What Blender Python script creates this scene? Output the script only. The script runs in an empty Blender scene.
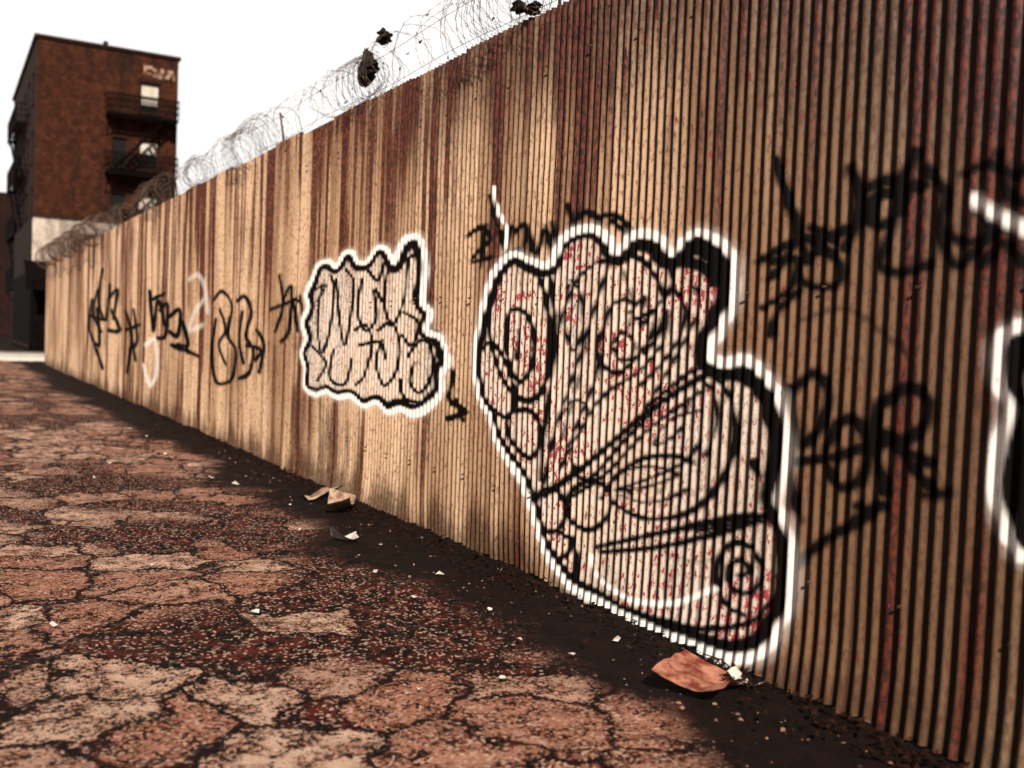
import bpy, math, random
import numpy as np
from mathutils import Vector, Matrix
random.seed(4); rng=np.random.default_rng(7)
sc=bpy.context.scene
sc.view_settings.view_transform='Standard'
try: sc.view_settings.look='None'
except Exception: pass
sc.view_settings.exposure=0
R=math.radians
# ------------------------------------------------------------ survey / camera
H=1.27; D=2.75; FH=3.0; F=1000.0
psi,th,rho=R(29.96),R(2.57),R(2.2)
fwd=Vector((math.sin(psi)*math.cos(th),math.cos(psi)*math.cos(th),-math.sin(th)))
r0=Vector((math.cos(psi),-math.sin(psi),0)); u0=r0.cross(fwd)
up=u0*math.cos(rho)-r0*math.sin(rho); rt=r0*math.cos(rho)+u0*math.sin(rho)
CP=Vector((0,0,H))
def ray(px,py): return (fwd*F+rt*(px-512)+up*(384-py))
def wall(px,py):
    d=ray(px,py); t=D/d.x; return (d.y*t, H+d.z*t)
def gnd(px,py,z=0):
    d=ray(px,py); t=(z-H)/d.z; return Vector((d.x*t,d.y*t,z))
cam=bpy.data.cameras.new("camera"); co=bpy.data.objects.new("camera",cam); sc.collection.objects.link(co)
m=Matrix((rt,up,-fwd)).transposed().to_4x4(); m.translation=CP; co.matrix_world=m
cam.sensor_width=36; cam.lens=F/1024*36; cam.clip_end=3000; cam.clip_start=.05
cam.dof.use_dof=True; cam.dof.focus_distance=5.0; cam.dof.aperture_fstop=1.8
sc.camera=co
# ------------------------------------------------------------ helpers
class NT:
    def __init__(s,name):
        s.m=bpy.data.materials.new(name); s.m.use_nodes=True; s.t=s.m.node_tree; s.n=s.t.nodes
        s.b=s.n["Principled BSDF"]
    def N(s,ty,**k):
        x=s.n.new(ty)
        for a,b in k.items(): setattr(x,a,b)
        return x
    def L(s,a,b): s.t.links.new(a,b)
    def put(s,sock,v):
        if isinstance(v,bpy.types.NodeSocket): s.L(v,sock)
        else: sock.default_value=v
    def math(s,op,a,b=0.0,clamp=False):
        x=s.N("ShaderNodeMath",operation=op,use_clamp=clamp); s.put(x.inputs[0],a); s.put(x.inputs[1],b); return x.outputs[0]
    def mix(s,f,a,b,mode='MIX'):
        x=s.N("ShaderNodeMix",data_type='RGBA',blend_type=mode); s.put(x.inputs[0],f)
        for i,v in ((6,a),(7,b)):
            if not isinstance(v,bpy.types.NodeSocket) and len(v)==3: v=(*v,1)
            s.put(x.inputs[i],v)
        return x.outputs[2]
    def rng(s,v,a,b,c=0.,d=1.):
        x=s.N("ShaderNodeMapRange",interpolation_type='SMOOTHSTEP'); s.put(x.inputs[0],v)
        for i,k in enumerate((a,b,c,d)): x.inputs[i+1].default_value=k
        return x.outputs[0]
    def pos(s,scale=(1,1,1),loc=(0,0,0)):
        g=s.N("ShaderNodeNewGeometry"); x=s.N("ShaderNodeMapping"); s.L(g.outputs["Position"],x.inputs[0])
        x.inputs[3].default_value=scale; x.inputs[1].default_value=loc; return x.outputs[0]
    def noise(s,vec,scale,detail=4,rough=.55):
        x=s.N("ShaderNodeTexNoise"); s.L(vec,x.inputs["Vector"]); x.inputs["Scale"].default_value=scale
        x.inputs["Detail"].default_value=detail; x.inputs["Roughness"].default_value=rough; return x.outputs[0]
    def bump(s,h,st=.5,dist=.01):
        x=s.N("ShaderNodeBump"); x.inputs["Strength"].default_value=st; x.inputs["Distance"].default_value=dist
        s.L(h,x.inputs["Height"]); s.L(x.outputs[0],s.b.inputs["Normal"]); return x
    def col(s,v):
        if not isinstance(v,bpy.types.NodeSocket) and len(v)==3: v=(*v,1)
        s.put(s.b.inputs["Base Color"],v)
    def rough(s,v): s.put(s.b.inputs["Roughness"],v)
def simple(name,c,c2=None,scale=8,rough=.7,metal=0,bump=.3,spec=.3):
    t=NT(name); p=t.pos(); n=t.noise(p,scale,3,.65)
    c2=c2 or tuple(x*.45 for x in c)
    t.col(t.mix(t.rng(n,.35,.65),c,c2)); t.rough(rough); t.b.inputs["Metallic"].default_value=metal; t.b.inputs["Specular IOR Level"].default_value=spec
    if bump: t.bump(n,bump,.01)
    return t.m
def mesh(name,v,f,mat=None,parent=None,smooth=False):
    me=bpy.data.meshes.new(name); me.from_pydata([tuple(map(float,p)) for p in v],[],[tuple(map(int,q)) for q in f]); me.update()
    if mat: me.materials.append(mat)
    if smooth: me.polygons.foreach_set("use_smooth",[True]*len(me.polygons))
    o=bpy.data.objects.new(name,me); sc.collection.objects.link(o)
    if parent: o.parent=parent
    return o
def gridmesh(name,X,Y,Z,mat,parent=None,smooth=True):
    nr,nc=X.shape; n=nr*nc
    me=bpy.data.meshes.new(name); me.vertices.add(n)
    me.vertices.foreach_set("co",np.stack([X,Y,Z],-1).astype(np.float32).ravel())
    idx=np.arange(n).reshape(nr,nc)
    q=np.stack([idx[:-1,:-1],idx[:-1,1:],idx[1:,1:],idx[1:,:-1]],-1).reshape(-1,4)
    me.loops.add(q.size); me.loops.foreach_set("vertex_index",q.ravel().astype(np.int32))
    me.polygons.add(len(q)); me.polygons.foreach_set("loop_start",(np.arange(len(q))*4).astype(np.int32))
    try: me.polygons.foreach_set("loop_total",np.full(len(q),4,np.int32))
    except Exception: pass
    me.update(calc_edges=True)
    if smooth: me.polygons.foreach_set("use_smooth",np.ones(len(q),bool))
    me.materials.append(mat)
    o=bpy.data.objects.new(name,me); sc.collection.objects.link(o)
    if parent: o.parent=parent
    return o
def empty(name,loc=(0,0,0)):
    o=bpy.data.objects.new(name,None); sc.collection.objects.link(o); o.empty_display_size=.3; return o
class MB:
    def __init__(s): s.v=[]; s.f=[]
    def box(s,a,b):
        x0,y0,z0=a; x1,y1,z1=b; i=len(s.v)
        s.v+=[(x0,y0,z0),(x1,y0,z0),(x1,y1,z0),(x0,y1,z0),(x0,y0,z1),(x1,y0,z1),(x1,y1,z1),(x0,y1,z1)]
        s.f+=[tuple(i+k for k in q) for q in ((0,3,2,1),(4,5,6,7),(0,1,5,4),(1,2,6,5),(2,3,7,6),(3,0,4,7))]
    def quad(s,*p):
        i=len(s.v); s.v+=list(p); s.f.append(tuple(range(i,i+len(p))))
    def tube(s,pts,r,n=4):
        pts=[Vector(p) for p in pts]; i0=len(s.v)
        for k,p in enumerate(pts):
            t=(pts[min(k+1,len(pts)-1)]-pts[max(k-1,0)]).normalized()
            a=t.cross(Vector((.31,.2,.93))); a.normalize(); b=t.cross(a)
            for j in range(n):
                an=2*math.pi*j/n; s.v.append(tuple(p+(a*math.cos(an)+b*math.sin(an))*r))
        for k in range(len(pts)-1):
            for j in range(n):
                A=i0+k*n+j; B=i0+k*n+(j+1)%n; s.f.append((A,B,B+n,A+n))
    def obj(s,name,mat,parent=None,smooth=False): return mesh(name,s.v,s.f,mat,parent,smooth)
def vnoise(x,y,seed=0):
    def h(i,j):
        n=np.sin(i*127.1+j*311.7+seed*74.7)*43758.5453; return n-np.floor(n)
    xi=np.floor(x); yi=np.floor(y); fx=x-xi; fy=y-yi; fx=fx*fx*(3-2*fx); fy=fy*fy*(3-2*fy)
    return (h(xi,yi)*(1-fx)+h(xi+1,yi)*fx)*(1-fy)+(h(xi,yi+1)*(1-fx)+h(xi+1,yi+1)*fx)*fy
def fbm(x,y,seed=0,o=4,g=.55):
    s=0;a=1;tot=0
    for k in range(o): s=s+a*vnoise(x*2**k,y*2**k,seed+k*3.1); tot+=a; a*=g
    return s/tot
def sst(v,a,b):
    t_=np.clip((v-a)/(b-a),0,1); return t_*t_*(3-2*t_)
# ------------------------------------------------------------ light
w=bpy.data.worlds.new("World"); sc.world=w; w.use_nodes=True; nt=w.node_tree; bg=nt.nodes["Background"]
el,az=36,22
sky=nt.nodes.new("ShaderNodeTexSky"); sky.sky_type='NISHITA'; sky.sun_disc=False; sky.sun_elevation=R(el); sky.sun_rotation=R(180+az)
sky.air_density=1.; sky.dust_density=4.
hs=nt.nodes.new("ShaderNodeHueSaturation"); hs.inputs["Saturation"].default_value=.12; hs.inputs["Value"].default_value=.6; nt.links.new(sky.outputs[0],hs.inputs["Color"])
tc=nt.nodes.new("ShaderNodeTexCoord"); sx=nt.nodes.new("ShaderNodeSeparateXYZ"); nt.links.new(tc.outputs["Generated"],sx.inputs[0])
mr=nt.nodes.new("ShaderNodeMapRange"); mr.inputs[1].default_value=.50; mr.inputs[2].default_value=.36; nt.links.new(sx.outputs[2],mr.inputs[0])
mr2=nt.nodes.new("ShaderNodeMapRange"); mr2.inputs[1].default_value=.4; mr2.inputs[2].default_value=.68; nt.links.new(sx.outputs[1],mr2.inputs[0])
mm=nt.nodes.new("ShaderNodeMath"); mm.operation='MULTIPLY'; nt.links.new(mr.outputs[0],mm.inputs[0]); nt.links.new(mr2.outputs[0],mm.inputs[1])
mx=nt.nodes.new("ShaderNodeMix"); mx.data_type='RGBA'; nt.links.new(mm.outputs[0],mx.inputs[0]); nt.links.new(hs.outputs[0],mx.inputs[6]); mx.inputs[7].default_value=(22,21.5,21,1)
nt.links.new(mx.outputs[2],bg.inputs[0]); bg.inputs[1].default_value=.05
sl=bpy.data.lights.new("sun","SUN"); sl.energy=5; sl.angle=R(.5); sl.color=(1,.89,.75); so=bpy.data.objects.new("sun",sl); sc.collection.objects.link(so)
ld=Vector((math.sin(R(az))*math.cos(R(el)),math.cos(R(az))*math.cos(R(el)),-math.sin(R(el))))
so.rotation_euler=ld.to_track_quat('-Z','Y').to_euler()
# ------------------------------------------------------------ fence material
P=.056; SW=14*P
t=NT("rusty_painted_corrugated_metal"); p=t.pos((1,1,.45))
spk=t.noise(p,60,3,.7)
aw=t.N("ShaderNodeAttribute",attribute_name="wear_and_shade"); sw=t.N("ShaderNodeSeparateColor"); t.L(aw.outputs["Color"],sw.inputs[0])
tone,rustm,grime_vignette=sw.outputs; valley_shade=aw.outputs["Alpha"]
base=t.mix(tone,(.82,.56,.37),(.34,.185,.098))
base=t.mix(t.rng(spk,.48,.68,0,.7),base,(.13,.055,.026))
base=t.mix(t.math('MULTIPLY',grime_vignette,t.rng(spk,.3,.6,.8,1)),base,(.048,.019,.009))  # dirt patches plus painted vignette darkening at the near end
rcol=t.mix(t.rng(spk,.42,.6),(.135,.013,.007),(.014,.004,.003))
base=t.mix(t.math('MULTIPLY',rustm,t.rng(spk,.35,.5,.75,1)),base,rcol)
at=t.N("ShaderNodeAttribute",attribute_name="paint"); ss=t.N("ShaderNodeSeparateColor"); t.L(at.outputs["Color"],ss.inputs[0])
base=t.mix(t.math('MULTIPLY',ss.outputs[2],t.rng(spk,.42,.66,.92,.3)),base,(.93,.80,.71))
base=t.mix(valley_shade,base,(.026,.010,.005))  # shade in the rib valleys, painted into the colour
base=t.mix(t.rng(t.math('ADD',spk,t.math('MULTIPLY',at.outputs["Alpha"],.25)),.655,.70,0,.9),base,(.32,.012,.03))
base=t.mix(t.math('MULTIPLY',ss.outputs[0],t.rng(spk,.66,.80,1,.7)),base,(.004,.003,.003))
base=t.mix(t.math('MULTIPLY',ss.outputs[1],t.rng(spk,.58,.72,1,.5)),base,(.93,.90,.88))
t.col(base); t.rough(t.rng(spk,.35,.65,.42,.65))
t.put(t.b.inputs["Specular IOR Level"],t.rng(ss.outputs[0],0,1,.32,.06)); t.bump(spk,.15,.003)
FM=t.m
# ------------------------------------------------------------ graffiti rasteriser (metres on the fence: y along, z up)
def smooth(pts,closed=False,n=6):
    if len(pts)<3: return pts
    q=[]; L=len(pts)
    rngk=range(L if closed else L-1)
    for k in rngk:
        if closed: a,b,c,d=pts[(k-1)%L],pts[k],pts[(k+1)%L],pts[(k+2)%L]
        else: a,b,c,d=pts[max(k-1,0)],pts[k],pts[k+1],pts[min(k+2,L-1)]
        for j in range(n):
            s=j/n; q.append(tuple(.5*((2*b[i])+(-a[i]+c[i])*s+(2*a[i]-5*b[i]+4*c[i]-d[i])*s*s+(-a[i]+3*b[i]-3*c[i]+d[i])*s**3) for i in (0,1)))
    q.append(pts[0] if closed else pts[-1]); return q
class Canvas:
    def __init__(s,ys,zs):
        s.y=ys; s.z=zs; s.p=np.zeros((len(zs),len(ys),4),np.float32)
    def dist(s,pts,pad):
        pts=np.array(pts); ym=pts[:,0].mean(); k=1+.72*(math.hypot(1,ym/D)-1)
        y0,y1=pts[:,0].min()-pad*k,pts[:,0].max()+pad*k; z0,z1=pts[:,1].min()-pad,pts[:,1].max()+pad
        a,b=np.searchsorted(s.y,(y0,y1)); c,d=np.searchsorted(s.z,(z0,z1))
        if b-a<1 or d-c<1: return None
        Y,Z=np.meshgrid(s.y[a:b],s.z[c:d]); dd=np.full(Y.shape,9.)
        for (ya,za),(yb,zb) in zip(pts[:-1],pts[1:]):
            i0,i1=np.searchsorted(s.y[a:b],(min(ya,yb)-pad*k,max(ya,yb)+pad*k)); j0,j1=np.searchsorted(s.z[c:d],(min(za,zb)-pad,max(za,zb)+pad))
            if i1<=i0 or j1<=j0: continue
            yy=(Y[j0:j1,i0:i1]-ya)/k; zz=Z[j0:j1,i0:i1]-za; vy,vz=(yb-ya)/k,zb-za; l=vy*vy+vz*vz+1e-12
            tt=np.clip((yy*vy+zz*vz)/l,0,1)
            dd[j0:j1,i0:i1]=np.minimum(dd[j0:j1,i0:i1],np.hypot(yy-tt*vy,zz-tt*vz))
        return (slice(c,d),slice(a,b)),dd,Y,Z
    def stroke(s,ch,pts,r,soft=.008,op=1.):
        q=s.dist(pts,r+soft*2+.01)
        if q is None: return
        sl_,d,Y,Z=q; d=d+.007*(vnoise(Y*22,Z*22,8)-.5)+r*.5*(vnoise(Y*4,Z*4,28)-.5)
        m=np.clip((r+soft-d)/(2*soft),0,1)*op; s.p[sl_+(ch,)]=np.maximum(s.p[sl_+(ch,)],m)
    def shape(s,pts,bw,ww,fill=1.,pink=0.):
        q=s.dist(pts,.2)
        if q is None: return
        sl_,d,Y,Z=q; ins=np.zeros(Y.shape,bool); pp=np.array(pts)
        for (ya,za),(yb,zb) in zip(pp[:-1],pp[1:]):
            if ya==yb: continue
            c=((ya>Y)!=(yb>Y)); zi=(zb-za)*(Y-ya)/(yb-ya)+za; ins^=(c&(Z<zi))
        sd=np.where(ins,-d,d)+.012*(vnoise(Y*9,Z*9,4)-.5); so_=.007
        vw=ww*(.75+.6*vnoise(Y*3,Z*3,6))
        wh=np.clip((vw-np.abs(sd)+so_)/(2*so_),0,1)
        wh=np.maximum(wh,.4*np.clip(1-np.abs(sd)/(ww*2.4),0,1)*(sd>0))
        bwv=bw*(.7+.7*vnoise(Y*2.2,Z*2.2,9)); bc=-ww-bwv*.8; bl=np.clip((bwv-np.abs(sd-bc)+so_)/(2*so_),0,1)
        A=s.p[sl_]; A[...,1]=np.maximum(A[...,1],wh); A[...,0]=np.maximum(A[...,0],bl)
        A[...,2]=np.maximum(A[...,2],ins*fill*(.6+.6*vnoise(Y*3,Z*3,15)).clip(0,1)); A[...,3]=np.maximum(A[...,3],ins*pink*vnoise(Y*4,Z*4,19)*1.6)
ST=[]; KR=1.0
def B(r,*p,soft=.006,op=1.,ch=0,closed=False): ST.append((ch,list(p),r*KR,soft,op,closed))
SH=[]
SH.append(([(497,268),(489,285),(481,312),(475,345),(474,372),(480,400),(490,416),(496,440),(510,464),(523,485),(531,510),(540,540),(552,562),(572,585),(600,602),(640,622),(690,642),(735,658),(765,652),(781,630),(790,600),(793,562),(786,525),(778,505),(783,480),(786,440),(780,402),(764,374),(745,359),(722,362),(711,350),(722,326),(733,300),(735,268),(722,243),(700,231),(684,238),(672,252),(664,240),(650,234),(632,236),(618,250),(608,238),(594,228),(578,230),(562,240),(549,264),(530,260),(514,254)],.027,.020,.85,.5))
SH.append(([(318,264),(312,278),(306,294),(308,306),(302,322),(306,338),(301,352),(305,368),(304,386),(314,394),(326,392),(338,398),(350,396),(362,406),(376,402),(388,412),(400,408),(412,414),(426,408),(440,392),(441,374),(447,360),(440,336),(427,330),(430,312),(422,300),(426,268),(420,238),(408,236),(400,246),(394,262),(386,248),(376,248),(366,262),(358,262),(352,252),(344,254),(336,266),(328,260)],.026,.020,.95,.0))
SH.append(([(1034,322),(1010,328),(997,345),(997,375),(1008,405),(1000,440),(996,480),(1000,515),(1012,540),(1034,556),(1120,540),(1130,420),(1100,330)],.035,.02,.8,0))
KR=1.15
B(.014,(499,282),(490,325),(500,370),(520,398),(540,395),(551,360),(549,310),(537,272),(516,260),closed=True)
B(.012,(512,312),(508,348),(518,380),(529,374),(536,345),(528,315),closed=True)
B(.012,(480,352),(492,343),(506,360),(516,392),(510,418),(492,408))
B(.012,(508,420),(513,442),(530,458),(541,440),(536,415),(520,410),closed=True)
B(.012,(548,262),(553,290),(556,330),(553,375),(545,430),(541,480))
B(.009,(543,488),(556,430),(580,360),(598,300),(612,256)); B(.009,(600,260),(578,280),(562,320),(555,360),(550,400))
B(.013,(602,262),(618,254),(640,258),(655,275),(664,300),(660,330),(645,352))
B(.011,(604,330),(612,305),(630,300),(636,318),(655,310),(652,335),(640,352),(620,372),(604,365),(598,345),closed=True)
B(.010,(612,345),(622,332),(634,342),(630,358),(618,358),(614,348)); B(.010,(630,312),(645,296),(640,325),(662,300))
B(.012,(664,300),(672,285),(672,268)); B(.008,(640,420),(668,370),(690,330),(700,300),(690,280)); B(.008,(560,470),(600,400),(640,370),(664,340),(668,310))
B(.022,(684,252),(700,250),(714,262),(718,278)); B(.024,(690,262),(706,268),(712,282)); B(.016,(724,300),(712,330),(704,345))
B(.014,(545,495),(590,462),(640,418),(690,383),(722,368)); B(.009,(566,500),(606,474),(650,428),(700,392))
B(.010,(572,460),(588,480),(625,440),(672,392)); B(.010,(655,400),(690,372),(712,366))
B(.012,(610,500),(645,518),(690,512),(722,480),(735,440),(730,400),(716,378)); B(.007,(706,455),(716,425),(714,395),(704,380))
B(.012,(602,498),(618,475),(645,458),(676,456),(692,462)); B(.009,(616,490),(650,478),(684,462),(702,440)); B(.008,(625,470),(650,466),(678,474),(650,486),(622,490))
B(.013,(541,492),(535,512),(545,530),(560,528),(566,508),(556,490),closed=True)
B(.013,(568,500),(571,520),(590,530),(608,516),(610,492),(592,480),(576,488),closed=True)
B(.013,(541,535),(552,556),(566,556),(572,542),(560,532)); B(.014,(572,538),(578,560),(576,590))
B(.014,(597,547),(660,533),(730,519),(770,515)); B(.012,(600,552),(665,546),(730,530),(768,516)); B(.01,(700,530),(740,524),(765,522))
B(.011,(592,556),(600,578),(636,600),(680,602),(715,588),ch=1)
B(.011,(740,576),(749,572),(746,562),(734,562),(729,578),(739,592),(755,590),(762,570),(752,548),(734,543),(720,558),(718,582),(728,605),(744,614))
B(.026,(728,372),(752,384),(767,410),(774,445),(770,478)); B(.016,(776,520),(783,560),(779,600),(768,630)); B(.011,(610,612),(660,622),(712,628),(752,622),(772,600))
B(.007,(620,262),(632,300),(628,330),soft=.008,op=.8); B(.007,(590,330),(580,380),(562,440),soft=.006,op=.8); B(.006,(676,470),(650,500),(620,495),soft=.008,op=.8); B(.006,(640,540),(690,560),(712,560),soft=.008,op=.5)
B(.008,(570,285),(566,320),(574,350),(584,330),(582,295),(572,280)); B(.009,(676,290),(686,310),(678,340),(660,365),(640,385)); B(.007,(690,400),(680,430),(655,445),(670,420),(700,410)); B(.008,(604,345),(596,380),(580,420),(566,455)); B(.007,(520,330),(518,360)); B(.008,(626,480),(636,500),(664,500),(690,488)); B(.008,(560,420),(575,400),(590,410),(580,435)); B(.016,(754,462),(758,474))
B(.010,(494,188),(498,210),(508,232),(504,252),ch=1); B(.008,(490,196),(496,222),(506,238))
B(.010,(735,652),(750,655),(760,650),ch=3,soft=.02)
for x,y in ((612,345),(640,322),(525,330),(668,300),(648,360),(570,310),(520,350),(600,340),(655,470),(630,365),(560,500),(700,330)): B(.016,(x,y),(x+5,y+10),ch=3,soft=.03,op=1)
for x0,x1,y in ((575,625,268),(560,590,300),(500,540,300),(490,520,380)): B(.014,(x0,y),(x1,y-6),ch=3,soft=.03,op=.9)
KR=1.0
for q in ([(322,284),(318,320),(322,352),(330,330),(334,290),(330,275)],[(336,280),(340,320),(345,345),(352,310),(354,282),(346,270)],
          [(334,350),(330,378),(345,384),(352,360)],[(362,280),(358,310),(365,330),(376,318),(374,290),(382,300)],[(356,330),(366,325),(372,345),(364,375),(356,385)],
          [(388,270),(384,300),(392,325),(404,300),(408,260),(414,255)],[(378,330),(392,322),(400,345),(396,372),(384,385),(376,362),(382,340)],
          [(404,312),(418,322),(412,345),(402,335)],[(408,355),(420,340),(430,345),(432,372),(420,392),(410,382),(414,362)],
          [(312,290),(326,284),(318,300)],[(312,345),(326,362),(318,380)],[(360,345),(380,342),(386,358)],[(400,380),(404,398),(420,402)],[(384,262),(378,280),(368,270)]):
    B(.014,*q)
def T(r,*qs,**k):
    for q in qs: B(r,*q,**k)
T(.017,[(445,350),(452,375),(450,400),(466,412),(448,418)],[(436,330),(446,352),(440,378)],[(455,400),(462,420)])
T(.040,[(92,300),(90,330),(100,345),(98,308)],[(102,270),(99,300),(106,320),(110,285)],[(108,300),(118,290),(114,318)],[(95,345),(103,368)],[(112,310),(120,330),(108,330)],[(90,315),(104,320)],[(98,290),(94,312),(102,332)],soft=.015)
T(.034,[(126,312),(132,335),(128,372)],[(134,310),(138,340),(130,350)],[(126,330),(140,325)],[(128,318),(136,360)],soft=.015)
T(.034,[(150,292),(153,330),(158,300),(165,325)],[(160,310),(168,305),(166,335),(158,338)],[(168,318),(180,310),(178,335),(170,332)],[(182,322),(188,345),(178,345)],[(172,345),(198,356)],[(150,300),(164,294)],soft=.012)
T(.026,[(190,280),(200,276),(206,295),(196,310),(190,330),(202,325)],[(205,280),(208,312)],ch=1,op=.5,soft=.02)
T(.030,[(146,345),(155,340),(157,372),(150,385),(144,365)],ch=1,op=.7,soft=.02)
T(.023,[(214,300),(222,292),(232,305),(228,335),(236,350),(232,378),(216,382),(212,350),(216,320)],[(220,310),(226,330),(219,345),(226,365)],[(238,300),(246,296),(252,312),(247,335),(254,350),(250,372),(240,378)],[(243,312),(240,340),(244,362)],[(258,330),(265,345),(260,372)],[(248,345),(262,350),(256,360)],soft=.01)
T(.020,[(280,276),(284,305),(276,332)],[(284,300),(292,288),(290,330),(282,342)],[(294,300),(298,330)],[(272,310),(298,300)],[(300,296),(304,318)],soft=.01)
T(.016,[(468,236),(482,228),(490,240),(478,252),(472,262),(490,258)],[(486,226),(480,268)],[(500,232),(508,262)],[(512,228),(508,252),(520,250)],[(516,232),(526,226),(524,254)],[(530,236),(536,256),(544,230)],[(546,226),(554,254)],[(552,222),(558,244)],[(574,224),(584,212),(600,218)],[(568,205),(576,228),(590,232)],[(596,232),(604,216),(618,216),(630,228)],[(612,220),(626,232)],soft=.008)
T(.019,[(776,160),(788,200),(800,238),(806,262)],[(758,262),(790,244),(830,236),(846,230)],[(770,262),(796,260),(790,288),(762,308)],[(808,238),(838,262),(836,285),(806,284),(800,262),(826,250)],[(770,335),(778,310),(800,290)],[(796,240),(784,262),(768,280)],[(812,228),(836,240)],soft=.008)
T(.020,[(852,168),(862,205),(846,248)],[(868,190),(892,176),(905,196),(884,222),(870,218),(876,196),(900,186),(925,182)],[(915,150),(902,180),(890,230),(880,262),(900,270),(930,262)],[(925,165),(945,190),(940,225),(955,262),(975,248),(990,228),(975,198)],[(950,232),(968,240),(1000,228),(1020,214)],[(965,170),(990,160),(1015,172),(1030,165)],[(982,262),(1005,240),(1024,262)],[(1000,150),(1008,190),(1024,200)],soft=.010)
T(.021,[(790,388),(795,430),(790,470),(800,520)],[(792,392),(812,374),(828,388),(824,420),(804,446),(796,440)],[(838,424),(826,455),(838,486),(860,480),(868,448),(856,420),(838,424)],[(880,400),(874,440),(884,490)],[(884,402),(908,385),(926,398),(924,424),(900,440),(884,432)],[(896,440),(916,470),(936,492)],[(784,462),(830,458),(870,446),(896,436)],[(800,562),(826,540),(856,522),(880,504)],[(860,506),(868,512)],[(894,446),(930,462)],soft=.009)
B(.018,(925,494),(950,492),soft=.014)
T(.010,[(800,320),(850,310),(905,350)],soft=.01,op=.6)
B(.022,(974,196),(990,208),(1010,218),(1040,232),ch=1,soft=.012)
B(.05,(1018,420),(1008,452),(1014,500),(1024,530),(1034,545)); B(.04,(1024,345),(1012,362),(1016,395),(1030,410)); B(.014,(1034,350),(1026,380),(1038,400),ch=1)
def paint(cv):
    for pts,bw,ww,fi,pk in SH: cv.shape([wall(*q) for q in smooth(pts,True)],bw,ww,fi,pk)
    for ch,pts,r,so_,op,cl in ST: cv.stroke(ch,[wall(*q) for q in smooth(pts,cl)],r,so_,op)
    return cv.p
RUNS=[(wall(x,y)[0],w_,l_) for x,y,w_,l_ in ((402,150,.07,1.1),(418,140,.04,.6),(610,40,.06,1.4),(628,40,.06,1.0),(652,40,.11,.8),(672,40,.04,1.3),(705,40,.05,1.7),(742,40,.06,.9),(790,40,.06,1.2),(850,40,.09,1.1),(905,60,.06,1.5),(960,60,.08,1.2),(330,130,.06,.5),(540,60,.05,.5),(480,60,.04,.5),(1005,60,.07,1.9),(575,30,.06,.8),(820,60,.05,2.0),(262,160,.08,1.2),(215,180,.12,1.1),(455,110,.05,.35),(510,80,.05,1.2),(725,60,.04,2.2),(880,60,.05,.9),(765,60,.05,.7),(370,130,.06,.7),(435,110,.05,.8),(180,190,.15,.8),(290,140,.05,1.4),(930,60,.05,.7))]
fence=empty("corrugated_metal_fence")
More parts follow.
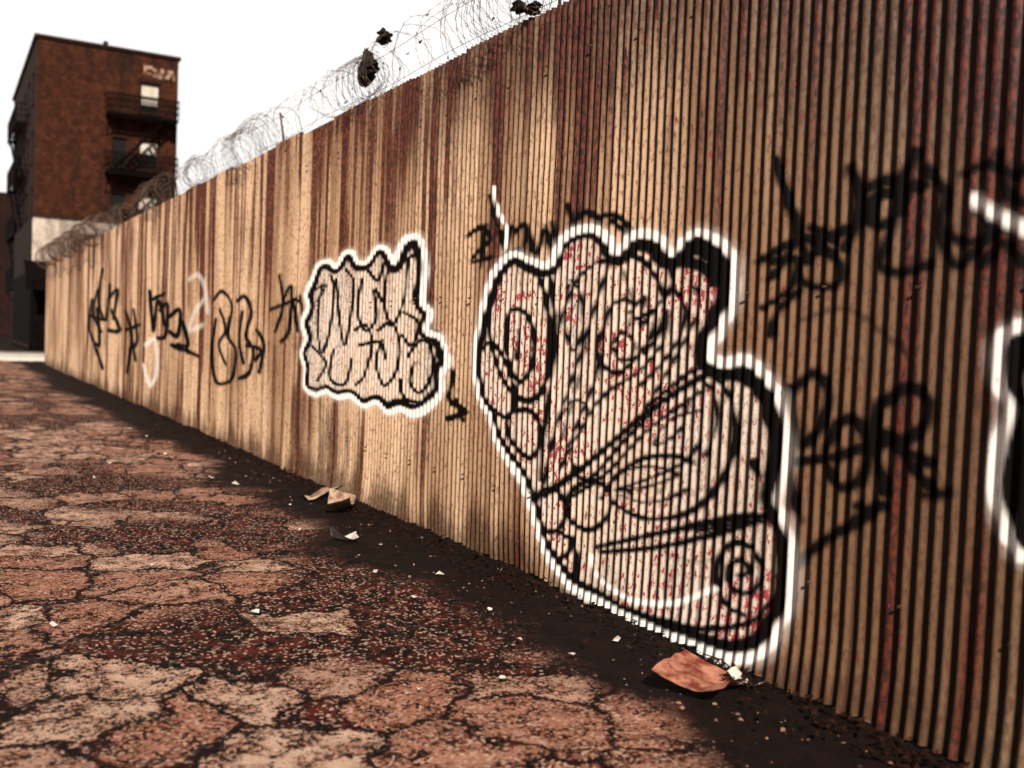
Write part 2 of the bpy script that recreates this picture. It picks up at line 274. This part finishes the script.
def sheet(name,y0,y1,per,nz):
    k0,k1=int(round(y0/P*per)),int(round(y1/P*per)); ys=np.arange(k0,k1+1)*P/per; zs=np.linspace(0,1,nz)
    sh=np.floor(ys/SW+1e-6); hh=np.sin(sh*12.9898)*43758.5; hh=hh-np.floor(hh); h2=np.sin(sh*78.233)*4375.5; h2-=np.floor(h2)
    top=FH+(hh-.5)*.035
    ph=ys/P*2*np.pi; c=np.cos(ph); x=D+.0125*c+(ys/SW-sh)*.006+(h2-.5)*.005
    Y,Zf=np.meshgrid(ys,zs); Z=.015+Zf*(top[None,:]-.015); X=np.repeat(x[None,:],nz,0)
    X=X+.022*(vnoise(Y*.9,Z*.8,3)-.5)+.004*(vnoise(Y*4,Z*3,5)-.5)
    dent=np.clip(1-Z/.35,0,1)**2*(vnoise(Y*1.7,Y*0,9)-.35)*.05; X=X-dent
    Z=Z+np.where(Zf==0,(vnoise(Y*14,Y*0,2)-.4)*.035,0)
    cv=Canvas(ys,.015+zs*(FH-.015)); pt=paint(cv)
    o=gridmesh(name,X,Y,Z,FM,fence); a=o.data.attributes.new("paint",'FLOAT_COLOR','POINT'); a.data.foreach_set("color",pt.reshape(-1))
    s1=fbm(Y*2.2,Z*.45,11); s2=fbm(Y*6,Z*.5,21,3); s3=fbm(Y*1.1,Z*1.1,31); s4=fbm(Y*30,Z*2,41); s5=fbm(Y*11,Z*.22,51,3)
    tone=sst(.4*s1+.3*s2+.15*s3+.15*s5+.10*(hh[None,:]-.5),.36,.60)
    tone=np.clip(tone*.9+.6*sst(Y,5.0,2.0)-.15*sst(Y,6,14),0,1)  # near end toned darker as painted vignette
    ru=sst(.25*s1+.25*s2+.50*s5+.14*Z/3,.61,.68)*.9
    for yy,wd,ln in RUNS:
        edge=np.abs(Y-yy)+.06*(s4-.5); ru=np.maximum(ru,.95*sst(edge,wd,wd*.3)*sst(FH-Z+.6*(s2-.5),ln,ln*.3)*sst(s4,.34,.5))
    gr_vig=np.maximum(sst(.4*s3+.2*s2+.4*s5,.52,.64)*.75, .74*sst(Y+1.2*(s3-.5),3.9,1.6))  # dirt patches; second term paints vignette darkening over the near end
    gr_vig=np.maximum(gr_vig,.95*sst(Y-1.1*(Z-1.9)+1.6*(s3-.5)+.8*(s2-.5),3.9,1.6)*sst(Z,.8,2.3))  # more painted vignette in the upper near corner
    gr_vig=np.maximum(gr_vig,.85*sst(Z-.45*(s2-.3),.22,-.05)); gr_vig=np.maximum(gr_vig,.8*sst(Z+.7*(s3-.5)+.8*(s5-.5),2.1,3.0)*sst(Y,10,4))
    seam=np.minimum(ys/SW-sh,1-(ys/SW-sh))*SW; gr_vig=np.maximum(gr_vig,.5*sst(seam[None,:]+0*Z,.010,.003))
    va=sst(c,-.5,.7)[None,:]*(.86-.40*sst(Y,7,15))*(.8+.4*s2)  # painted groove shade between ribs, weaker towards the far end
    o2=np.stack([tone,ru,gr_vig,np.clip(va,0,.95)],-1).astype(np.float32); a=o.data.attributes.new("wear_and_shade",'FLOAT_COLOR','POINT'); a.data.foreach_set("color",o2.reshape(-1)); return o
K=SW
sheet("sheet_near",K,10*K,10,350)
sheet("sheet_far",10*K,41*K,8,190)
sheet("sheet_behind",-6*K,K,6,60)
YE=41*K
wood=simple("weathered_steel_frame",(.10,.05,.03),rough=.7,bump=0)
mb=MB()
for z in (.45,1.5,2.7): mb.box((D+.045,-4.7,z-.03),(D+.09,YE-.05,z+.03))
y=-4.6
while y<YE: mb.box((D+.095,y-.04,-.3),(D+.175,y+.04,FH-.05)); y+=2.448
mb.obj("frame_rails_and_posts",wood,fence)
mb=MB()
for z in (.45,1.5,2.7):
    for k in range(24,210,7):
        yy=(k+.5)*P; n=8; x=D-.019; zz=z+random.uniform(-.02,.02)
        c=[(x-.003,yy+.005*math.cos(2*math.pi*i/n),zz+.005*math.sin(2*math.pi*i/n)) for i in range(n)]
        e=[(D-.004,q[1],q[2]) for q in c]; mb.quad(*c[::-1])
        for i in range(n): mb.quad(c[i],c[(i+1)%n],e[(i+1)%n],e[i])
mb.obj("screws",wood,fence)
# ------------------------------------------------------------ razor wire
wm=simple("razor_wire_steel",(.20,.13,.095),(.06,.03,.022),6,.5,.3,0)
mb=MB(); RW=.19
for s in range(2):
    pts=[]; y=3.2+s*.13; a=s*2.; pitch=.27
    while y<YE-.1:
        rr=RW*(1+.16*math.sin(y*1.3+s)+.10*math.sin(y*5.1)+.07*math.sin(y*13)); cz=FH+.17+.035*math.sin(y*.9+s*2)
        pp=(D+.03+rr*math.cos(a)*.85,y+.08*math.sin(a*1.5+s),cz+rr*math.sin(a)+.02*math.sin(a*3+y*4)); pts.append(pp)
        a+=2*math.pi/18; y+=pitch/18*(1+.85*math.sin(y*2.3+.8*math.sin(y)))
    mb.tube(pts,.0012)
    for i in range(2,len(pts)-2,1):
        p0=Vector(pts[i]); tt=(Vector(pts[i+1])-p0).normalized(); rad=Vector((p0.x-D,0,p0.z-FH-.2)).normalized()
        L=.018; W=.013
        mb.quad(p0-tt*L+rad*W,p0-tt*.004,p0-tt*L-rad*W*.6,p0,); mb.quad(p0+tt*L+rad*W,p0+tt*.004,p0+tt*L-rad*W*.6,p0)
for zz in (FH+.06,FH+.30): mb.tube([(D+.04,y,zz+.012*math.sin(y*2.5)) for y in np.arange(2,YE-.1,.3)],.002)
y=-.3
while y<YE:
    mb.tube([(D+.135,y,FH-.3),(D+.10,y,FH+.1),(D+.06,y,FH+.34)],.010,6); y+=2.448*2
pts=[]; a=0; y=21
while y<YE:
    rr=.3+.05*math.sin(y*3); pts.append((D-.05+rr*math.cos(a)*.8,y,FH+.1+rr*math.sin(a)*.9)); a+=2*math.pi/14; y+=.12/14
mb.tube(pts,.006)
for _ in range(260):
    y=random.uniform(4,24); a=random.random()*6.28; c=Vector((D+.03+RW*.8*math.cos(a),y,FH+.17+RW*math.sin(a))); s=random.uniform(.008,.024)
    mb.quad(*[tuple(c+Vector([random.uniform(-s,s) for _ in range(3)])) for _ in range(4)])
mb.obj("razor_wire",wm)
bagm=simple("black_plastic_bag",(.010,.008,.008),(.018,.012,.010),10,.5)
def bag(px,py,wd,hh,seed):
    y,z=wall(px,py); r=random.Random(seed); v=[];f=[]; n=16; m=14
    lob=[(r.uniform(0,6.28),r.uniform(.4,.9),r.uniform(.15,.85)) for _ in range(7)]
    for i in range(m+1):
        tt=i/m; rad=math.sin(math.pi*min(tt*.9+.06,1))**.6*(1.2-.6*tt)
        for j in range(n):
            a=2*math.pi*j/n; k=.6+.35*r.random()+sum(q[1]*max(0,math.cos(a-q[0]))**4*math.exp(-((tt-q[2])/.11)**2) for q in lob)
            v.append((D+.02+math.cos(a)*wd*.35*rad*k,y+math.sin(a)*wd*.5*rad*k+.15*wd*math.sin(tt*6+seed),z+(tt-.5)*hh+r.uniform(-.05,.05)*hh))
    for i in range(m):
        for j in range(n):
            A=i*n+j;B_=i*n+(j+1)%n
            f.append((A,B_,B_+n,A+n))
    mesh("plastic_bag",v,f,bagm)
bag(364,66,.22,.27,1); bag(381,35,.13,.12,2); bag(516,5,.10,.09,3); bag(530,8,.13,.07,5)
# ------------------------------------------------------------ ground
t=NT("cracked_old_asphalt"); p=t.pos((1,1,0)); g=t.N("ShaderNodeSeparateXYZ"); t.L(p,g.inputs[0])
nn=t.N("ShaderNodeTexNoise"); t.L(p,nn.inputs["Vector"]); nn.inputs["Scale"].default_value=2.3; nn.inputs["Detail"].default_value=4; nn.inputs["Roughness"].default_value=.6
va=t.N("ShaderNodeVectorMath",operation='SCALE'); t.L(nn.outputs["Color"],va.inputs[0]); va.inputs["Scale"].default_value=.46
vb=t.N("ShaderNodeVectorMath",operation='ADD'); t.L(p,vb.inputs[0]); t.L(va.outputs[0],vb.inputs[1])
def vor(feat,scale):
    v=t.N("ShaderNodeTexVoronoi",feature=feat); t.L(vb.outputs[0],v.inputs["Vector"]); v.inputs["Scale"].default_value=scale; return v
e1=vor('DISTANCE_TO_EDGE',2.3).outputs["Distance"]; c1=vor('F1',2.3).outputs["Color"]
e2=vor('DISTANCE_TO_EDGE',7.5).outputs["Distance"]
aw=t.N("ShaderNodeAttribute",attribute_name="zones"); zn=t.N("ShaderNodeSeparateColor"); t.L(aw.outputs["Color"],zn.inputs[0])
big=zn.outputs[0]; foot_shade=zn.outputs[1]
mid=t.noise(p,9,4,.7); spk=t.noise(p,75,3,.75)
wv=t.N("ShaderNodeTexVoronoi",feature='F1'); t.L(p,wv.inputs["Vector"]); wv.inputs["Scale"].default_value=90; wsp=t.N("ShaderNodeSeparateColor"); t.L(wv.outputs["Color"],wsp.inputs[0]); agg=wsp.outputs[0]
sc_=t.N("ShaderNodeSeparateColor"); t.L(c1,sc_.inputs[0])
mc=t.math('SUBTRACT',mid,.5); scn=t.math('SUBTRACT',spk,.5)
lightc=t.mix(t.rng(mid,.38,.60),(.86,.58,.44),(.52,.26,.175))
lightc=t.mix(t.rng(sc_.outputs[1],.1,.8,0,.8),lightc,(.44,.155,.095))
darkc=t.mix(t.rng(mid,.42,.58),(.13,.024,.016),(.014,.005,.004))
rag=t.math('ADD',t.math('MULTIPLY',scn,.07),t.math('MULTIPLY',mc,.14))
slab=t.rng(t.math('ADD',e1,rag),.03,.05)
sel=t.rng(t.math('ADD',t.math('ADD',t.math('MULTIPLY',sc_.outputs[0],.40),big),t.math('MULTIPLY',mc,.45)),.63,.72)
sel2=t.math('SUBTRACT',1.,foot_shade)
patch=t.math('MULTIPLY',t.math('MULTIPLY',slab,sel),sel2,clamp=True)
c=t.mix(patch,darkc,lightc)
c=t.mix(t.math('MULTIPLY',t.math('MULTIPLY',t.rng(agg,.84,.87),.8),t.math('SUBTRACT',1.,t.math('MULTIPLY',foot_shade,.93))),c,(.76,.50,.39))
c=t.mix(t.math('MULTIPLY',foot_shade,.93),c,(.008,.004,.003))  # shadow band along the fence foot, painted into the ground colour
pitm=t.math('ADD',agg,t.math('MULTIPLY',t.math('ADD',scn,mc),-2.4))
pitm=t.math('ADD',pitm,t.math('MULTIPLY',e1,.6))
c=t.mix(t.math('MULTIPLY',t.rng(pitm,.44,.37),.95),c,(.008,.003,.002))
c=t.mix(t.math('MULTIPLY',t.rng(t.math('ADD',e1,t.math('MULTIPLY',mc,.05)),.028,.012),.85),c,(.007,.003,.002))
crack=t.rng(e2,.035,.010); c=t.mix(t.math('MULTIPLY',crack,t.rng(mid,.46,.55,.0,.95)),c,(.008,.003,.002))
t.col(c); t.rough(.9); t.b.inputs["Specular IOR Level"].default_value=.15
t.bump(t.math('ADD',spk,mid),1.,.022)
GM=t.m
xs=np.concatenate([[-600,-250,-100,-50,-25,-14,-9],np.linspace(-6,3,450),[4,6,10,20,50,120,300,600]])
ys=np.concatenate([[-300,-100,-40,-15,-5],np.linspace(0,14,560),np.linspace(14.3,34,100),[38,45,60,90,150,300,700,1400]])
X,Y=np.meshgrid(xs,ys)
Z=.030*(vnoise(X*.8,Y*.8,1)-.5)+.016*(vnoise(X*3,Y*3,2)-.5)+.014*(vnoise(X*9,Y*9,3)-.5)+.008*(vnoise(X*24,Y*24,4)-.5)
fade=np.clip((40-np.abs(Y))/10,0,1)*np.clip((9-np.abs(X))/3,0,1); Z=Z*fade
Z+=.03*np.clip((X-(D-.3))/.3,0,1)*vnoise(X*6,Y*3,6)*fade
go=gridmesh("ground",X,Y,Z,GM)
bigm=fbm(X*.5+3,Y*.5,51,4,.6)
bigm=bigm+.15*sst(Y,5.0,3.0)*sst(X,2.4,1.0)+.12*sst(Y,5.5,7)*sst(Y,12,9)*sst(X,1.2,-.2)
nf=sst(X+.75*(fbm(X*1.1,Y*1.1,61)-.5)+.22*(fbm(X*7,Y*7,66)-.5),D-.84,D-.46)  # mask of the painted shadow band at the fence foot
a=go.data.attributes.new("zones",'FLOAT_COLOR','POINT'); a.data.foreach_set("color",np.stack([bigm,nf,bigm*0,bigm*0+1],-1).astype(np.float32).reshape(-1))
gm=simple("gravel_stone",(.36,.20,.14),(.03,.012,.01),30,.85,0,0)
mb=MB()
def stone(x,y,s):
    i=len(mb.v); sx_,sy_,sz_=[s*random.uniform(.5,1.3) for _ in range(3)]; a=random.random()*6
    ca,sa=math.cos(a),math.sin(a)
    for vx,vy,vz in ((1,0,0),(.2,1,.1),(-1,.2,0),(-.1,-1,.1),(.1,.1,.8),(.5,-.5,.6),(-.4,.5,.55)):
        X_,Y_=vx*sx_,vy*sy_; mb.v.append((x+X_*ca-Y_*sa,y+X_*sa+Y_*ca,.004+vz*sz_))
    for q in ((0,1,4),(1,6,4),(1,2,6),(2,3,4),(2,4,6),(3,5,4),(3,0,5),(0,4,5)): mb.f.append(tuple(i+k for k in q))
for _ in range(3200):
    y=1+13*random.random()**1.5
    if random.random()<.15: x=D-.03-abs(random.gauss(0,.28))
    else: x=random.uniform(-5,D-.4)
    stone(x,y,random.choice((.004,.005,.006,.008,.012)))
mb.obj("gravel",gm)
def crumple(name,px,py,size,asp,mat,seed,hgt=.05,n=26,nf_=9,rot=None):
    c=gnd(px,py,0.); r=np.random.default_rng(seed); u=np.linspace(-.5,.5,n); U,V=np.meshgrid(u,u*asp)
    Zz=np.zeros_like(U); XX=U*1.;YY=V*1.
    for k in range(nf_):
        a=r.uniform(0,6.28); o=r.uniform(-.3,.3); dd=np.abs(np.cos(a)*U+np.sin(a)*V-o); am=r.uniform(.12,.4)*(1 if r.random()<.6 else -1)
        Zz+=am*dd; XX-=np.cos(a)*am*am*.4*dd; YY-=np.sin(a)*am*am*.4*dd
    edge=1+.04*np.sin(5*np.arctan2(V,U)+seed)+.05*(vnoise(U*14+seed,V*14,seed)-.5); XX*=edge; YY*=edge
    Zz-=Zz.min(); Zz*=hgt/max(Zz.max(),1e-3)
    an=r.uniform(0,6.28) if rot is None else rot; ca,sa=np.cos(an),np.sin(an); XX*=size;YY*=size
    return gridmesh(name,c.x+XX*ca-YY*sa,c.y+XX*sa+YY*ca,Zz+.012,mat,None,False)
red=simple("faded_red_cardboard",(.56,.24,.16),(.18,.035,.02),14,.75)
wht=simple("dirty_white_paper",(.85,.80,.76),(.55,.45,.40),14,.8)
tan=simple("old_cardboard",(.55,.40,.29),(.22,.12,.08),12,.85)
crumple("crumpled_cardboard",700,688,.34,.8,red,21,.09,nf_=12,rot=.5)
crumple("paper_scrap",744,688,.12,.6,wht,5,.05)
crumple("crumpled_paper",343,543,.16,.8,wht,8,.10)
crumple("cardboard_flap",340,512,.40,.45,tan,11,.13,rot=1.1)
crumple("torn_cardboard",320,500,.30,.5,tan,12,.10,rot=.2)
mb=MB()
for px,py in [(165,455),(172,458),(235,485),(415,598),(408,694),(376,572),(490,610),(520,640),(212,478),(290,505),(440,575),(130,430),(300,530),(250,520),(95,478),(420,690),(572,655),(380,545)]+[(random.uniform(20,700),random.uniform(420,720)) for _ in range(14)]:
    c=gnd(px,py,.014); s=random.uniform(.010,.026)*(1 if py>500 else 1.7)
    if c.x>D-.08: continue
    k=[(math.cos(a+random.uniform(-.3,.3))*s*random.uniform(.5,1.2),math.sin(a)*s*random.uniform(.5,1.2),random.uniform(0,s*.8)) for a in np.linspace(0,5.2,6)]
    mb.quad(*[tuple(c+Vector(q)) for q in k])
mb.obj("paper_litter",wht)
lm=simple("dead_leaves",(.035,.012,.007),(.008,.004,.003),20,.9,0,0,.1)
mb=MB()
for _ in range(2000):
    y=1.5+24*random.random()**1.6; x=D-.03-abs(random.gauss(0,.14)); s=random.uniform(.008,.022); a=random.random()*6.3; z=.018+random.random()*.03
    ca,sa=math.cos(a),math.sin(a); t1,t2=random.uniform(-.6,.6)*s,random.uniform(-.4,.9)*s
    mb.quad((x-s*ca,y-s*sa,z),(x+s*.5*sa,y-s*.5*ca,z+t1*.5),(x+s*ca,y+s*sa,z+t2),(x-s*.5*sa,y+s*.5*ca,z+abs(t1)))
for _ in range(160):
    y=1.5+14*random.random()**1.4; x=D-.05-abs(random.gauss(0,.12)); a=random.gauss(1.5,.6); L=random.uniform(.05,.18)
    mb.tube([(x,y,.02),(x+math.cos(a)*L*.5,y+math.sin(a)*L*.5,.03+random.random()*.02),(x+math.cos(a+.2)*L,y+math.sin(a+.2)*L,.03)],.0025,4)
mb.obj("dead_leaves",lm)
# ------------------------------------------------------------ buildings
def brickmat(name,c1,c2,mo,dirt=.5):
    t=NT(name); gg=t.N("ShaderNodeNewGeometry"); s=t.N("ShaderNodeSeparateXYZ"); t.L(gg.outputs["Position"],s.inputs[0])
    cb=t.N("ShaderNodeCombineXYZ"); t.L(t.math('ADD',s.outputs[0],s.outputs[1]),cb.inputs[0]); t.L(s.outputs[2],cb.inputs[1])
    b=t.N("ShaderNodeTexBrick"); t.L(cb.outputs[0],b.inputs["Vector"]); b.inputs["Scale"].default_value=1; b.inputs["Brick Width"].default_value=.22; b.inputs["Row Height"].default_value=.075; b.inputs["Mortar Size"].default_value=.008
    b.inputs["Color1"].default_value=(*c1,1); b.inputs["Color2"].default_value=(*c2,1); b.inputs["Mortar"].default_value=(*mo,1)
    p=t.pos((1,1,1)); n=t.noise(p,2.2,5,.7); n2=t.noise(t.pos((1.2,1.2,.3)),1,4,.6)
    c=t.mix(t.rng(n,.4,.62,0,dirt),b.outputs[0],tuple(x*.25 for x in c1)); c=t.mix(t.rng(n2,.48,.68,0,dirt),c,(.016,.007,.005))
    t.col(c); t.rough(.9); t.b.inputs["Specular IOR Level"].default_value=.2; return t.m
BR=brickmat("dark_red_brick",(.110,.030,.012),(.042,.011,.005),(.05,.022,.013),.85)
BW=brickmat("whitewashed_brick",(.80,.70,.62),(.70,.58,.50),(.5,.4,.34),.55)
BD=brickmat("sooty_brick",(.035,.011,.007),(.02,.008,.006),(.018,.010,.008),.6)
stn=simple("brownstone_trim",(.04,.016,.010),rough=.85,spec=.15); roof=simple("tar_roof",(.04,.03,.028))
blk=simple("black_painted_iron",(.006,.004,.004),rough=.9,spec=.05); frm=simple("window_frame_paint",(.04,.024,.018),spec=.15)
t=NT("window_glass"); t.col((.010,.008,.008)); t.rough(.2); glass=t.m
bld=simple("pale_window_blind",(.80,.74,.66),(.6,.52,.45),3)
def facade(name,o,u,n,W,Hh,ops,mat,parent,rec=.18):
    o,u,n=Vector(o),Vector(u),Vector(n); z=Vector((0,0,1))
    us=sorted({0,W,*[k for q in ops for k in (q[0],q[1])]}); zs=sorted({0,Hh,*[k for q in ops for k in (q[2],q[3])]})
    mb=MB(); Pp=lambda a,b,d=0: tuple(o+u*a+z*b-n*d)
    for a,b in zip(us[:-1],us[1:]):
        for c,d in zip(zs[:-1],zs[1:]):
            if any(q[0]<=a+1e-6 and q[1]>=b-1e-6 and q[2]<=c+1e-6 and q[3]>=d-1e-6 for q in ops): continue
            mb.quad(Pp(a,c),Pp(b,c),Pp(b,d),Pp(a,d))
    gl=MB(); fr=MB(); bl=MB(); sl_=MB()
    def slab(M,a,b,c,d,d0,d1):
        v=[Pp(a,c,d0),Pp(b,c,d0),Pp(b,d,d0),Pp(a,d,d0),Pp(a,c,d1),Pp(b,c,d1),Pp(b,d,d1),Pp(a,d,d1)]
        i=len(M.v); M.v+=v; M.f+=[tuple(i+k for k in q) for q in ((0,1,2,3),(4,7,6,5),(0,4,5,1),(1,5,6,2),(2,6,7,3),(3,7,4,0))]
    for q in ops:
        a,b,c,d=q[:4]; blind=q[4] if len(q)>4 else 0
        for (A,B_) in (((a,c),(b,c)),((b,c),(b,d)),((b,d),(a,d)),((a,d),(a,c))): mb.quad(Pp(*A),Pp(*B_),Pp(*B_,rec),Pp(*A,rec))
        gl.quad(Pp(a,c,rec),Pp(b,c,rec),Pp(b,d,rec),Pp(a,d,rec))
        w_=.07; m=(c+d)/2
        slab(fr,a,a+w_,c,d,rec-.06,rec-.01); slab(fr,b-w_,b,c,d,rec-.06,rec-.01); slab(fr,a+w_,b-w_,d-w_,d-.003,rec-.058,rec-.012); slab(fr,a+w_,b-w_,c+.003,c+w_,rec-.058,rec-.012); slab(fr,a+w_,b-w_,m-.035,m+.035,rec-.055,rec-.01)
        if blind>0: slab(bl,a+w_,b-w_,d-w_-(d-c-2*w_)*blind,d-w_-.004,rec-.009,rec-.004)
        slab(sl_,a-.12,b+.12,c-.16,c-.003,-.07,.1); slab(sl_,a-.12,b+.12,d+.003,d+.24,-.03,.1)
    mb.obj(name,mat,parent)
    if gl.v: gl.obj(name+"_glass",glass,parent); fr.obj(name+"_window_frames",frm,parent); sl_.obj(name+"_sills_and_lintels",stn,parent)
    if bl.v: bl.obj(name+"_blinds",bld,parent)
def shell(X0,X1,Y0,Y1,Hh,mat,parent):
    mb=MB(); mb.quad((X1,Y0,0),(X1,Y1,0),(X1,Y1,Hh),(X1,Y0,Hh)); mb.quad((X1,Y1,0),(X0,Y1,0),(X0,Y1,Hh),(X1,Y1,Hh)); mb.obj("back_walls",mat,parent)
    mb=MB(); mb.quad((X0,Y0,Hh-.5),(X1,Y0,Hh-.5),(X1,Y1,Hh-.5),(X0,Y1,Hh-.5)); mb.obj("roof",roof,parent)
bb=empty("brick_apartment_building"); X0,X1,Y0,Y1,HB=4.5,11.9,60.5,79,16.55
ops=[]
ZW=(.6,3.8,7.0,10.1,13.35)
for k,zz in enumerate(ZW):
    ops.append((5.35,6.4,zz,zz+1.65,[.6,0,.5,.5,.75][k]))
    if k<4: ops.append((3.9,4.7,zz,zz+1.65,0))
facade("front_wall",(X0,Y0,0),(1,0,0),(0,-1,0),X1-X0,HB,ops,BR,bb)
ops=[]
for zz in ZW:
    for k,yy in enumerate((1.2,4.2,7.2,10.2,13.2,16)): ops.append((18.5-yy-1.1,18.5-yy,zz,zz+1.65,[0,.9,.4][(k+int(zz))%3]))
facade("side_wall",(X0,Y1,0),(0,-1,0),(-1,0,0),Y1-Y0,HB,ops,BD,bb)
shell(X0,X1,Y0,Y1,HB,BR,bb)
mb=MB(); mb.box((X0-.12,Y0-.12,HB+.003),(X1+.12,Y0+.3,HB+.18)); mb.box((X0-.12,Y0+.303,HB+.003),(X0+.3,Y1+.1,HB+.18)); mb.box((X1-.3,Y0+.303,HB+.003),(X1+.12,Y1+.1,HB+.18)); mb.obj("coping",stn,bb)
mb=MB(); mb.tube([(8.0,61.2,16.2),(8.0,61.2,17.1)],.08,8); mb.tube([(8.0,61.2,17.1),(8.2,61.2,17.0)],.08,8); mb.box((10.2,66,16.),(11.0,67,17.)); mb.obj("vent_pipe_and_chimney",blk,bb)
mb=MB()
for k,(a,b,c,d) in enumerate(((0,.15,.1,.6),(.15,.5,.42,.6),(.2,.4,.12,.25),(.5,.7,.05,.5),(.75,1.0,.0,.35),(.9,1.1,.35,.6),(1.15,1.4,.1,.3),(1.3,1.6,.3,.62),(1.6,1.7,.1,.5))): mb.box((10.0+a,Y0-.012-.002*k,15.4+c-.1*a),(10.0+b,Y0-.004,15.4+d-.1*a))
mb.obj("painted_lettering",simple("faded_sign_paint",(.5,.33,.25),(.12,.05,.03),4,bump=0),bb)
def fire(axis,u0,u1,zs,parent,name,W=1.1):
    mb=MB()
    def Q(u,d,z): return (u,Y0-d,z) if axis=='x' else (X0-d,u,z)
    def bx(u_a,u_b,d0,d1,z0,z1):
        a=Q(u_a,d0,z0); b=Q(u_b,d1,z1); mb.box(tuple(min(a[i],b[i]) for i in range(3)),tuple(max(a[i],b[i]) for i in range(3)))
    for k,z in enumerate(zs):
        d=.05
        while d<W-.08: bx(u0,u1,d,d+.08,z,z+.03); d+=.11
        bx(u0,u0+.06,.03,W,z-.12,z-.003); bx(u1-.06,u1,.03,W,z-.12,z-.003); bx(u0,u1,W+.005,W+.05,z-.14,z+.03)
        for hz in (.35,.7,1.05): bx(u0,u1,W+.005,W+.05,z+hz,z+hz+.05); bx(u0-.04,u0-.003,.02,W,z+hz,z+hz+.05); bx(u1+.003,u1+.04,.02,W,z+hz,z+hz+.05)
        u=u0+.02
        while u<u1: bx(u,u+.05,W+.008,W+.045,z+.035,z+1.04); u+=.12
        for uu in (u0+.1,u1-.15): mb.tube([Q(uu,.02,z-1.1),Q(uu,W,z-.1)],.04)
        if k+1<len(zs):
            z2=zs[k+1]
            for dd in (.35,.85): mb.tube([Q(u0+.3,dd*W,z+.05),Q(u1-.6,dd*W,z2)],.07)
            for s in range(13):
                f_=(s+.5)/13; uu=u0+.3+(u1-u0-.9)*f_; zz=z+.05+(z2-z)*f_; bx(uu-.11,uu+.11,.36*W,.84*W,zz-.02,zz+.02)
    mb.obj(name,blk,parent)
fire('x',8.0,11.75,(3.3,6.5,9.7,12.9),bb,"front_fire_escape",1.1)
fire('y',66,74,(3.3,6.5,9.7,12.9),bb,"side_fire_escape",.6)
lb=empty("whitewashed_garage")
facade("front_wall",(3.3,45,0),(1,0,0),(0,-1,0),5.5,5.5,[(1.5,2.3,4.0,4.7,0),(2.,4.6,.01,3.2,0)],BW,lb)
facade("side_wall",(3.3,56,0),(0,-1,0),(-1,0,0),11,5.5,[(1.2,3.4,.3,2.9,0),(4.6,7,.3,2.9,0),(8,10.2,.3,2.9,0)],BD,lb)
shell(3.3,8.8,45,56,5.5,BW,lb)
mb=MB(); mb.box((3.2,44.9,5.503),(8.9,45.25,5.6)); mb.obj("coping",stn,lb)
mb=MB(); mb.box((3.28,44.96,.0),(8.82,44.99,3.5)); mb.quad((3.0,44.95,3.7),(6.5,44.95,3.7),(6.5,43.7,2.9),(3.0,43.7,2.9)); mb.quad((3.0,43.7,2.9),(6.5,43.7,2.9),(6.5,43.7,2.5),(3.0,43.7,2.5)); mb.box((3.262,45.0,.0),(3.29,55.9,3.3)); mb.obj("dark_shutters_and_awning",blk,lb)
rb=empty("row_building"); ops=[(k*3.2+.8,k*3.2+2.,z,z+1.6,0) for k in range(11) for z in (1,4.2,7.4)]
facade("side_wall",(3.7,122,0),(0,-1,0),(-1,0,0),40,10.5,ops,BD,rb); facade("front_wall",(3.7,82,0),(1,0,0),(0,-1,0),8,10.5,[(1,2.1,7.4,9,0)],BD,rb); shell(3.7,11.7,82,122,10.5,BD,rb)
cm=simple("pale_concrete",(.82,.76,.70),(.66,.58,.5),1.5,.85)
mb=MB(); mb.box((-30,34.5,-.1),(14,38.5,.12)); mb.obj("sidewalk",cm)
mb=MB(); mb.quad((-60,38.7,.03),(60,38.7,.03),(60,44.2,.03),(-60,44.2,.03)); mb.obj("road",simple("cross_street_asphalt",(.30,.24,.2),(.2,.15,.12),1,.9))
